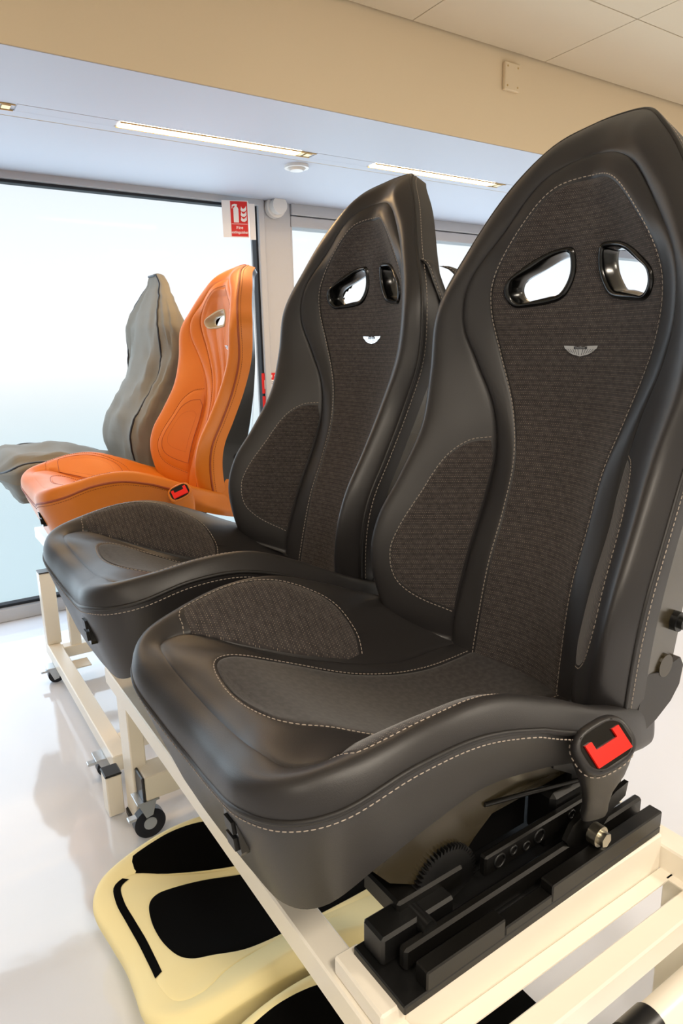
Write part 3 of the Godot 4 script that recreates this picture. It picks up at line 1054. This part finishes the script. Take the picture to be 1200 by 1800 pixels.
func covered_seat() -> void:
	var t := thing("covered_seat", "seat hidden under a loose grey dust cover with black piped edges, by the window", "covered seat")
	pose(t, 0, 0, .8, Vector3(-.012, .115, -2.31)); t.transform = about_hinge(t.transform, .92)
	var n := FastNoiseLite.new(); n.seed = 4; n.frequency = 3.2; n.fractal_octaves = 2
	var n2 := FastNoiseLite.new(); n2.seed = 14; n2.frequency = 7.0
	# back: horizontal sections from the cushion up to the top
	var D := half(BK_PIPE, 60); var C := half(BK_CREST, 60)
	var rows := []
	var edge_far := []; var edge_near := []
	var levels := 46
	for k in levels:
		var f := float(k) / (levels - 1)
		var y := lerpf(.16, D[0].y - .012, f)
		# outline of the seat at this height
		var u := .0; var xf := 10.0
		for i in 60:
			if absf(D[i].y - y) < .02: u = maxf(u, -D[i].z)
			if absf(C[i].y - y) < .03: xf = minf(xf, C[i].x)
		if xf > 5: xf = C[0].x
		xf = minf(xf, 1.112 - PX)
		u = maxf(u, .17) + .005
		u *= sqrt(maxf(1 - pow(maxf(0, (f - .78) / .22) * .93, 2), .05))
		if y < .30: xf = minf(xf, C[55].x); u = maxf(u, .30)
		var depth := lerpf(.05, .31, smoothstep(1.02, .45, f))
		xf -= .018
		var row := []
		var m := 64
		for j in m + 1:
			var a := TAU * j / m
			var ex := .62
			var cx: float = signf(cos(a)) * pow(absf(cos(a)), ex); var sz: float = signf(sin(a)) * pow(absf(sin(a)), ex)
			var p := Vector3(xf + depth * .5 + cx * depth * .5, y, sz * u)
			var fold := n.get_noise_3d(a * .55 + f * .5, f * .22, 0) * .042 + n2.get_noise_3d(a * .6 - f * .4, f * .25, 3) * .02
			fold *= clampf(f * 6, .3, 1) * (1.0 - .85 * smoothstep(.6, .97, f))
			var dir := Vector3(cx / maxf(depth, .01), 0, sz / u * .5).normalized()
			p += dir * fold
			# cloth spans the hollow between the bolsters, a little slack
			if cx < 0: p.x += .02 * (1 - absf(sz)) * sin(f * PI)
			row.append(p)
		rows.append(row)
		edge_far.append(row[int(m * .66)]); edge_near.append(row[int(m * .40)])
	# flared skirt of cloth where the back meets the seat
	var last: Array = rows[levels - 1]
	var c := Vector3.ZERO
	for p in last: c += p
	c /= last.size()
	for k in range(1, 5):
		var row := []
		for p in last: row.append(p.lerp(c, k / 4.0) + Vector3(0, .014 * sin(k / 4.0 * PI * .5), 0))
		rows.append(row)
	var bk := put("back_cover", gridm(rows), M.cover, t)
	var pt := begin()
	var top_arc := []
	for e in [edge_far, edge_near]: tube(pt, smooth_line(e, 60, false), .0055, 6)
	for j in range(int(64 * .40), int(64 * .66) + 1): top_arc.append(last[j])
	tube(pt, top_arc, .0055, 6)
	put("piping", done(pt), M.gasket, bk)
	# small stitched emblem on the cloth
	# seat: sections along its depth
	rows = []; edge_far = []; edge_near = []
	var secs := 40
	for k in secs:
		var f := float(k) / (secs - 1)
		var x := lerpf(.27, 1.02, f) - PX
		var w := .305 * smoothstep(-.09, .10, f) + .0
		var yt := lerpf(-.475, -.455, smoothstep(0, .25, f)) - .10 * smoothstep(.35, 1.0, f) - .07 * pow(1 - smoothstep(0, .16, f), 2)
		var yb := lerpf(-.60, -.70, smoothstep(0, .1, f))
		var row := []
		var m := 56
		for j in m + 1:
			var a := TAU * j / m
			var cz: float = signf(cos(a)) * pow(absf(cos(a)), .5); var sy: float = signf(sin(a)) * pow(absf(sin(a)), .6)
			var y := (yt + yb) * .5 + sy * (yt - yb) * .5
			var fold := n.get_noise_3d(f * .8, a * .4, 7) * .028 + n2.get_noise_3d(f * .5, a * .5, 1) * .014
			var p := Vector3(x, y - PY, cz * w)
			p += Vector3(0, sy, cz).normalized() * fold
			if sy > .5: p.y -= .045 * (1 - absf(cz)) * smoothstep(.05, .3, f)
			if sy < 0 and f < .2: p.x += .03 * -sy * (1 - f * 5)
			row.append(p)
		rows.append(row)
		edge_near.append(row[5]); edge_far.append(row[56 / 2 - 6])
	var fr: Array = rows[0]
	c = Vector3.ZERO
	for p in fr: c += p
	c /= fr.size()
	var capr := []
	for k in range(4, 0, -1):
		var row := []
		for p in fr: row.append(p.lerp(c, k / 4.0) - Vector3(.02 * sin(k / 4.0 * PI * .5), 0, 0))
		capr.append(row)
	capr.append_array(rows)
	var cc := put("seat_cover", gridm(capr), M.cover, t)
	pt = begin()
	for e in [edge_far, edge_near]: tube(pt, smooth_line(e, 60, false), .0055, 6)
	put("piping", done(pt), M.gasket, cc)

func light_fitting(x0: float, x1: float, label: String) -> void:
	# linear lamp let into the soffit
	var z0 := -2.745; var z1 := -2.685; var y := .843
	var t := thing("strip_light", label, "ceiling light", W((x0 + x1) * .5, y, (z0 + z1) * .5), "strip lights in the soffit")
	var hw := (x1 - x0) * .5
	put("lamp_tube", boxm(Vector3(-hw + .004, -.004, -.028), Vector3(hw - .07, .01, .028), .003), M.lamp, t)
	put("trim_edge", boxm(Vector3(-hw, -.005, .029), Vector3(hw, .0, .032), .001), M.brass, t)
	put("trim_edge", boxm(Vector3(-hw, -.005, -.032), Vector3(hw, .0, -.029), .001), M.brass, t)
	put("end_cap", boxm(Vector3(hw - .068, -.004, -.022), Vector3(hw - .05, .006, .022), .001), M.brass, t)
	put("end_cap", boxm(Vector3(hw - .04, -.004, -.02), Vector3(hw - .012, .006, .018), .001), M.brass, t)
	var l := AreaLight3D.new(); l.name = "strip_light_source"
	l.area_size = Vector2(x1 - x0 - .1, .044); l.light_color = Color(1, .80, .52); l.light_energy = LAMP_ENERGY; l.shadow_enabled = true
	l.area_range = 20.0
	t.add_child(l, true)
	l.position = Vector3(-.03, -.012, 0); l.rotation = Vector3(-PI / 2, 0, 0)

func window_part(name_: String, x0: float, x1: float, y0: float, y1: float, gasket: bool) -> void:
	var zf := -3.59
	var o := struct(name_, wb(x0, x1, y0, y1, zf - .05, zf - .04, .001), M.glass)
	if gasket:
		put("gasket", wb(x0 - .012, x1 + .012, y1 - .001, y1 + .013, zf - .055, zf - .005, .001), M.gasket, o)
		put("gasket", wb(x1, x1 + .012, y0, y1, zf - .055, zf - .005, .001), M.gasket, o)
		put("gasket", wb(x0 - .012, x1 + .012, y0 - .013, y0 + .001, zf - .055, zf - .005, .001), M.gasket, o)

func text_mesh(s: String, size: float) -> TextMesh:
	var tm := TextMesh.new(); tm.text = s; tm.font_size = 32; tm.pixel_size = size / 32.0; tm.depth = .0006
	var f := SystemFont.new(); f.font_names = PackedStringArray(["Droid Sans"]); f.font_weight = 700; tm.font = f
	return tm

func signs() -> void:
	# folded fire extinguisher sign, its red face turned to the room
	var t := thing("fire_sign", "projecting red and white fire extinguisher sign at the big window's top corner", "sign", W(1.665, .722, -3.53))
	t.rotation.y = deg_to_rad(-18); t.scale = Vector3.ONE * .56
	var a := put("sign_panel", boxm(Vector3(-.125, -.165, .0), Vector3(.125, .165, .004), .001), M.sign_white, t)
	var r := put("red_face", boxm(Vector3(-.045, -.155, .004), Vector3(.115, .158, .0055), .0005), M.sign_red, a)
	var to3 := func(p: Vector2, d: float) -> Vector3: return Vector3(p.x, p.y, .0055 + d)
	put("extinguisher_pictogram", prismm(poly([[-.018, -.03], [.03, -.03], [.03, .09], [.022, .105], [.014, .112], [.02, .13], [-.004, .135], [-.03, .125], [-.033, .095], [-.028, .092], [-.024, .112], [-.004, .118], [-.004, .11], [-.018, .095]]), to3, 0, .0008), M.sign_white, r)
	for k in 3:
		var y := -.02 + k * .045
		put("flame_pictogram", prismm(poly([[.05, y + .012], [.06, y], [.085, y - .004], [.105, y + .012], [.105, y + .05], [.092, y + .03], [.075, y + .022], [.062, y + .03], [.058, y + .045]]), to3, 0, .0008), M.sign_white, r)
	put("rule_line", prismm(poly([[-.04, -.045], [.11, -.045], [.11, -.042], [-.04, -.042]]), to3, 0, .0008), M.sign_white, r)
	var w1 := put("lettering", text_mesh("Fire", .036), M.sign_white, r); w1.position = Vector3(.035, -.077, .0062)
	var w2 := put("lettering", text_mesh("extinguisher", .030), M.sign_white, r); w2.position = Vector3(.035, -.118, .0062); w2.scale = Vector3(.86, 1, 1)
	put("return_panel", boxm(Vector3(.128, -.17, -.08), Vector3(.132, .15, .004), .001), M.sign_white, t)
	put("return_panel", boxm(Vector3(.132, -.178, -.02), Vector3(.19, .145, -.016), .001), M.sign_white, t)

	t = thing("alarm_sounder", "round white alarm sounder at the head of the window post", "alarm", W(1.925, .812, -3.585))
	var zc := func(z: float) -> Vector3: return Vector3(0, 0, z)
	put("base", tubem([zc.call(0), zc.call(.035)], .058, 28), M.plastic, t)
	put("cap", tubem([zc.call(.035), zc.call(.075), zc.call(.08)], .044, 28), M.plastic, t)

	t = thing("fire_notice", "small red fire notice with a white panel, upper of two on the window post", "sign", W(1.858, -.145, -3.588))
	a = put("plate", boxm(Vector3(-.055, -.058, 0), Vector3(.055, .058, .003), .001), M.sign_red, t)
	put("white_panel", boxm(Vector3(-.04, -.032, .003), Vector3(.04, .018, .004), .0005), M.sign_white, a)
	put("dot", prismm(disc_poly(Vector2(.038, .04), .011), xy(.003), 0, .001), M.sign_white, a)
	for k in 3: put("text_line", boxm(Vector3(-.028, .004 - k * .011, .004), Vector3(.028 - .01 * k, .009 - k * .011, .0044), .0001), M.print_grey, a)
	w1 = put("lettering", text_mesh("FIRE", .02), M.sign_white, a); w1.position = Vector3(-.005, .039, .0034)
	t = thing("alarm_notice", "small red notice with white finger and flames, lower of two on the window post", "sign", W(1.858, -.278, -3.588))
	a = put("plate", boxm(Vector3(-.055, -.06, 0), Vector3(.055, .06, .003), .001), M.sign_red, t)
	to3 = xy(.003)
	put("hand_pictogram", prismm(poly([[-.045, -.04], [-.012, -.04], [-.006, -.028], [-.006, .0], [-.022, .004], [-.022, .035], [-.026, .042], [-.034, .042], [-.037, .035], [-.037, .002], [-.047, -.006]]), to3, 0, .0008), M.sign_white, a)
	put("flame_pictogram", prismm(poly([[.012, -.03], [.024, -.042], [.04, -.036], [.046, -.01], [.04, .01], [.036, .04], [.024, .02], [.016, .026], [.02, .0]]), to3, 0, .0008), M.sign_white, a)

	t = thing("smoke_detector", "flat round white detector on the soffit between two strip lights", "detector", W(1.678, .843, -2.889))
	put("base", tubem([Vector3(0, 0, 0), Vector3(0, -.012, 0)], .055, 28), M.plastic, t)
	put("cap", tubem([Vector3(0, -.012, 0), Vector3(0, -.022, 0)], .042, 28, .030), M.plastic, t)
	t = thing("junction_plate", "square white blanking plate with four screws high on the beam", "wall plate", W(2.325, 1.105, -2.225)); t.scale = Vector3.ONE * .8
	a = put("plate", boxm(Vector3(-.055, -.065, 0), Vector3(.055, .065, .022), .004), M.beam, t)
	for s in [[-.037, -.045], [.037, -.045], [-.037, .045], [.037, .045]]:
		put("screw", tubem([Vector3(s[0], s[1], .021), Vector3(s[0], s[1], .0235)], .005, 10), M.brass, a)

const LAMP_ENERGY := 0.9

func _ready() -> void:
	# camera
	var cam := Camera3D.new(); cam.name = "camera"; add_child(cam)
	var y := deg_to_rad(33.03); var p := deg_to_rad(12.97); var r := deg_to_rad(-1.295)
	var f0 := Vector3(sin(y), 0, -cos(y)); var r0 := Vector3(cos(y), 0, sin(y))
	var fw := f0 * cos(p) - Vector3.UP * sin(p); var up := Vector3.UP * cos(p) + f0 * sin(p)
	var rt := r0 * cos(r) + up * sin(r); var uu := up * cos(r) - r0 * sin(r)
	cam.transform = Transform3D(Basis(rt, uu, -fw), Vector3(0, E, 0))
	cam.fov = rad_to_deg(2 * atan(900.0 / 1190.6)); cam.near = .02; cam.far = 200
	# sky: an even white overcast over pale ground
	var sm := ProceduralSkyMaterial.new()
	sm.sky_top_color = Color(.80, .90, 1.0); sm.sky_horizon_color = Color(1, 1, 1); sm.sky_curve = .25
	sm.ground_horizon_color = Color(1, 1, 1); sm.ground_bottom_color = Color(.78, .875, .915); sm.ground_curve = .045
	sm.sun_angle_max = 1.0
	var sky := Sky.new(); sky.sky_material = sm
	var env := Environment.new()
	env.background_mode = Environment.BG_SKY; env.sky = sky; env.background_energy_multiplier = 1.12
	env.ambient_light_source = Environment.AMBIENT_SOURCE_SKY
	env.tonemap_mode = Environment.TONE_MAPPER_LINEAR; env.tonemap_exposure = 1.03
	env.sdfgi_enabled = true; env.ssao_enabled = true; env.ssil_enabled = true
	var we := WorldEnvironment.new(); we.name = "environment"; we.environment = env; add_child(we)
	make_materials()
	# warm ceiling panels behind the viewer
	M.lamp = mat(Color(1, .95, .85), .5); M.lamp.emission_enabled = true; M.lamp.emission = Color(1, .93, .80); M.lamp.emission_energy_multiplier = 5.0
	M.panel = mat(Color(1, .95, .85), .5); M.panel.emission_enabled = true; M.panel.emission = Color(1, .95, .88); M.panel.emission_energy_multiplier = 2.0
	M.brass = mat(Color(.80, .68, .46), .3, .6)
	for k in [[.2, .9], [2.6, .9], [5.0, .9], [-2.0, .9]]:
		var t := thing("ceiling_panel", "square glowing ceiling panel behind the viewer, %s" % ["above the camera", "over the near seats", "towards the right wall", "towards the left wall"][[.2, 2.6, 5.0, -2.0].find(k[0])], "ceiling light", W(k[0], 1.199, k[1]), "ceiling panels behind the viewer")
		put("diffuser", boxm(Vector3(-.28, -.006, -.28), Vector3(.28, .0, .28), .002), M.panel, t)
		put("frame", frame_mesh(.28, .30, .012), M.frame, t)
		var l := AreaLight3D.new(); l.name = "ceiling_panel_source"; l.area_size = Vector2(.56, .56); l.light_color = Color(1, .95, .88)
		l.light_energy = 4.9; l.shadow_enabled = true; l.area_range = 25
		t.add_child(l, true); l.position = Vector3(0, -.016, 0); l.rotation = Vector3(-PI / 2, 0, 0)

	# daylight spread by the frosted panes
	for k in [[-1.3, 1.81], [2.035, 2.78], [2.90, 3.72], [3.80, 4.62], [4.74, 6.0]]:
		var l := AreaLight3D.new(); l.name = "window_daylight"; add_child(l, true)
		l.area_size = Vector2(k[1] - k[0] - .04, 1.86); l.light_color = Color(.86, .94, 1); l.light_energy = 1.15 * (k[1] - k[0])
		l.shadow_enabled = true; l.area_range = 25
		l.position = W((k[0] + k[1]) * .5, -.21, -3.56); l.rotation = Vector3(0, PI, 0)

	room()
	shape_seat()
	var dark := G; G = {}; head = .76
	shape_seat()
	var tan := G; G = dark; head = 1.0
	# ---- the row of seats
	var black := {"leather": M.leather, "centre": M.suede, "patch": M.suede, "insert": M.suede_plain, "thread": M.thread, "pipe": M.pipe, "bezel": M.gloss, "shell": M.shell, "fluted": false}
	var orange := {"leather": M.leather_orange, "centre": M.leather_orange, "patch": M.leather_orange, "insert": M.leather_orange, "thread": M.thread_orange, "pipe": M.pipe_orange, "bezel": M.bezel_pale, "shell": M.carbon, "fluted": true}
	var s1 := thing("car_seat", "dark leather seat with grey suede nearest the viewer, with red buckle and black slide rails", "car seat")
	build_seat(s1, black)
	slides(s1); hinge_cover(s1, M.leather); seat_switch(s1); strap(s1, M.leather, M.thread)
	buckle(s1, M.leather, true)
	pose(s1, 1.4, 0, 1.2, Vector3.ZERO)
	var s2 := s1.duplicate(); s2.name = numbered("car_seat"); add_child(s2, true)
	s2.get_node("belt_buckle").free()
	tag(s2, "dark leather seat with grey suede standing between the nearest seat and the orange one", "car seat")
	pose(s2, 1.2, -1.99, 1.2, Vector3(-.016, .032, -.680))
	lean(s2, -1.2, Vector3(-.027, .02, -.002))
	var s3 := thing("car_seat", "bright orange leather seat with fluted back and pale-ringed openings, third from the viewer", "car seat")
	G = tan; head = .76
	build_seat(s3, orange)
	G = dark; head = 1.0
	slides(s3); hinge_cover(s3, M.leather_orange); seat_switch(s3); buckle(s3, M.leather_orange, false)
	pose(s3, -1.0, 1.08, .8, Vector3(.03, .088, -1.695)); s3.transform = about_hinge(s3.transform, .92)
	lean(s3, -1.3)
	head = .76
	covered_seat()
	head = 1.0
	far_rack()
	near_rack()
	foam("foam_cushion", "cream foam cushion with black felt pads and a felt strip, by the rack post", Vector3(.585, -.063, -1.19), deg_to_rad(3), true)
	foam("foam_cushion", "cream foam cushion with black felt pads, nearest the viewer, cut by the bottom edge", Vector3(.585, -.063, -.655), deg_to_rad(3), false)
	# nearest tube of the next rack, with its round end cap
	var nt := thing("rack_tube", "round white tube with a black end cap at the bottom right, nearest the viewer", "tube", W(.685, -.885, -.395))
	put("tube", tubem([Vector3(.04, 0, 0), Vector3(.9, 0, 0)], .024, 24), M.white_steel, nt)
	put("end_cap", tubem([Vector3(.0, 0, 0), Vector3(.006, 0, 0), Vector3(.05, 0, 0)], .0265, 24), M.cap, nt, "black end cap")
	put("stand", boxm(Vector3(.30, -E + .885, -.02), Vector3(.34, -.015, .02)), M.white_steel, nt); put("stand", boxm(Vector3(.82, -E + .885, -.02), Vector3(.86, -.015, .02)), M.white_steel, nt)
	var ck := [W(.45, -1.02, -.66), W(.48, -1.02, -.68), W(.52, -.98, -.69), W(.55, -.93, -.69), W(.60, -.895, -.68), W(.64, -.893, -.67)]
	var cb := put("cable", tubem(smooth_line(ck, 40, false), .006, 8), M.black, self)
	tag(cb, "black cable hanging from the seat rails down past the nearest foam", "cable")
	signs()
	light_fitting(-.35, .485, "strip light in the soffit, leftmost, only its end in view")
	light_fitting(.83, 1.66, "strip light in the soffit, the middle one, whole in view")
	light_fitting(1.97, 2.80, "strip light in the soffit, right one, running behind the nearest headrest")
	light_fitting(3.11, 3.94, "strip light in the soffit hidden behind the nearest seat")

func about_hinge(x: Transform3D, k: float) -> Transform3D:
	# the same seat in a smaller size, its hinge staying where it is
	var h := Vector3(.95 - PX, -.55 - PY, 0)
	var s := x.basis.scaled_local(Vector3.ONE * k)
	return Transform3D(s, x * h - s * h)

func frame_mesh(a: float, b: float, h: float) -> ArrayMesh:
	var st := begin()
	for s in [-1.0, 1.0]:
		box(st, Vector3(minf(s * a, s * b), -h, -b), Vector3(maxf(s * a, s * b), 0, b), .002)
		box(st, Vector3(-a, -h, minf(s * a, s * b)), Vector3(a, 0, maxf(s * a, s * b)), .002)
	return done(st)

func room() -> void:
	struct("floor", wb(-4.2, 7.2, -E - .1, -E, -3.75, 4.2, .001), M.floor)
	# ceiling of large boards with narrow joints
	var ce := struct("ceiling", wb(-4.2, 7.2, 1.212, 1.32, -2.4, 4.2, .001), M.gasket)
	var xs := [-4.2, -3.0, -1.8, -.6, .6, 1.8, 2.52, 3.72, 4.92, 6.12, 7.2]
	var zs := [-2.215, -1.78, -1.18, -.58, .02, .62, 1.22, 1.82, 2.42, 3.02, 3.62, 4.2]
	for i in xs.size() - 1:
		for j in zs.size() - 1:
			put("board", wb(xs[i] + .002, xs[i + 1] - .002, 1.198, 1.212, zs[j] + .002, zs[j + 1] - .002, .001), M.ceiling, ce)
	struct("wall_left", wb(-4.3, -4.2, -E, 1.32, -3.75, 4.2, .001), M.wall)
	struct("wall_right", wb(7.2, 7.3, -E, 1.32, -3.75, 4.2, .001), M.wall)
	struct("wall_back", wb(-4.3, 7.3, -E, 1.32, 4.2, 4.3, .001), M.wall)
	struct("trim_1", wb(-4.2, 7.2, .844, 1.32, -2.39, -2.225, .002), M.beam)          # face of the dropped beam
	# soffit over the windows, with the slot of the strip lights
	var so := struct("trim_2", wb(-4.2, 7.2, .846, 1.0, -3.75, -2.391, .001), M.soffit)
	put("board", wb(-4.2, 7.2, .842, .8438, -2.675, -2.2252, .0005), M.soffit, so)
	put("board", wb(-4.2, 7.2, .843, .846, -3.6, -2.815, .001), M.soffit, so)
	for k in [[-4.2, -.36], [.49, .825], [1.665, 1.965], [2.805, 3.105], [3.945, 7.2]]:
		put("slot_cover", wb(k[0], k[1], .8425, .846, -2.75, -2.68, .001), M.soffit, so)
	put("slot_cover", wb(-4.2, 7.2, .8428, .846, -2.809, -2.75, .001), M.soffit, so)
	put("shadow_gap", wb(-4.2, 7.2, .844, .8455, -2.816, -2.808, .0002), M.brass, so)
	put("shadow_gap", wb(-4.2, 7.2, .844, .8455, -2.681, -2.674, .0002), M.brass, so)
	# window wall
	var zf := -3.59
	struct("wall_window", wb(-4.2, -1.3, -E, 1.0, zf - .15, zf, .001), M.wall)
	struct("wall_window_right", wb(6.0, 7.2, -E, 1.0, zf - .15, zf, .001), M.wall)
	struct("trim_3", wb(-1.3, 1.83, .812, .846, zf - .1, zf + .02, .003), M.frame)     # head of the big window
	struct("trim_4", wb(-1.3, 1.83, -E, -1.185, zf - .1, zf + .03, .004), M.frame)     # sill
	struct("trim_5", wb(1.825, 2.035, -E, .846, zf - .1, zf, .004), M.frame)           # post
	struct("trim_6", wb(1.822, 1.86, -E, .846, zf, zf + .02, .004), M.frame)
	struct("trim_7", wb(2.035, 6.0, .785, .846, zf - .1, zf + .015, .004), M.frame)
	struct("trim_8", wb(2.035, 6.0, .722, .780, zf - .1, zf + .005, .004), M.frame)
	struct("trim_9", wb(2.035, 6.0, -E, -1.14, zf - .1, zf + .005, .004), M.frame)
	var k2 := 10
	for m in [[2.78, 2.90], [3.72, 3.80], [4.62, 4.74]]:
		struct("trim_%d" % k2, wb(m[0], m[1], -E, .722, zf - .1, zf + .005, .004), M.frame); k2 += 1
	window_part("window_1", -1.3, 1.812, -1.172, .80, true)
	window_part("window_2", 2.035, 2.78, -1.14, .722, false)
	window_part("window_3", 2.90, 3.72, -1.14, .722, false)
	window_part("window_4", 3.80, 4.62, -1.14, .722, false)
	window_part("window_5", 4.74, 6.0, -1.14, .722, false)
	put("reveal", wb(2.035, 2.045, -E, .722, zf - .1, zf - .005, .001), M.frame, get_node("window_2"))

func near_rack() -> void:
	var t := thing("display_rack", "white tube rack carrying the two dark seats, black-capped stub post at its far end", "rack", W(0, -E, 0))
	var h := .05; var top := -.833; var bar := -1.13
	var za := -1.842; var zb := -.445
	put("front_rail", wb(.392, .392 + h, top - h, top, za, zb), M.white_steel, t)
	put("rear_rail", wb(1.0, 1.0 + h, top - h, top, za, zb), M.white_steel, t)
	for z in [-1.66, -.455]:
		put("post", wb(.395, .435, -E + .02, top - h, z - .09, z), M.white_steel, t)
		put("post", wb(1.003, 1.043, -E + .02, top - h, z - .09, z), M.white_steel, t)
		put("foot", wb(.39, .44, -E, -E + .02, z - .095, z + .005), M.cap, t)
		put("foot", wb(.998, 1.048, -E, -E + .02, z - .095, z + .005), M.cap, t)
	# channels that carry the slide rails
	for z in [-.549, -.549 - .11, -1.13, -1.24, -1.2, -1.31, -1.78, -1.84]: pass
	for c in [-.66, -1.237, -1.345, -1.81]:
		put("channel", wb(.44, 1.0, -.885, -.811, c, c + .11), M.white_steel, t)
	put("flange", wb(.44, 1.03, -.882, -.877, -.549, -.525, .001), M.white_steel, t)
	put("cross_bar", wb(.44, 1.0, -.925, -.878, -.50, -.462), M.white_steel, t)
	put("end_plate", wb(.985, 1.03, -.882, -.877, -.53, -.46, .001), M.white_steel, t)
	put("riser", wb(.40, .44, -.833, -.803, -.66, -.55), M.white_steel, t)
	put("stub_post", wb(.345, .388, -E + .003, -1.125, -1.81, -1.755), M.white_steel, t)
	put("post_cap", wb(.343, .39, -1.125, -1.118, -1.812, -1.753), M.cap, t, "black plastic cap")
	# floor tube with its capped end
	put("floor_tube", wb(.41, 1.1, -1.13, -1.06, -1.68, -1.60), M.white_steel, t)
	put("tube_cap", wb(.402, .41, -1.131, -1.059, -1.681, -1.599), M.cap, t, "black plastic cap")
	caster(t, .415, -1.63, -1.13)
	caster(t, 1.02, -1.63, -1.13)
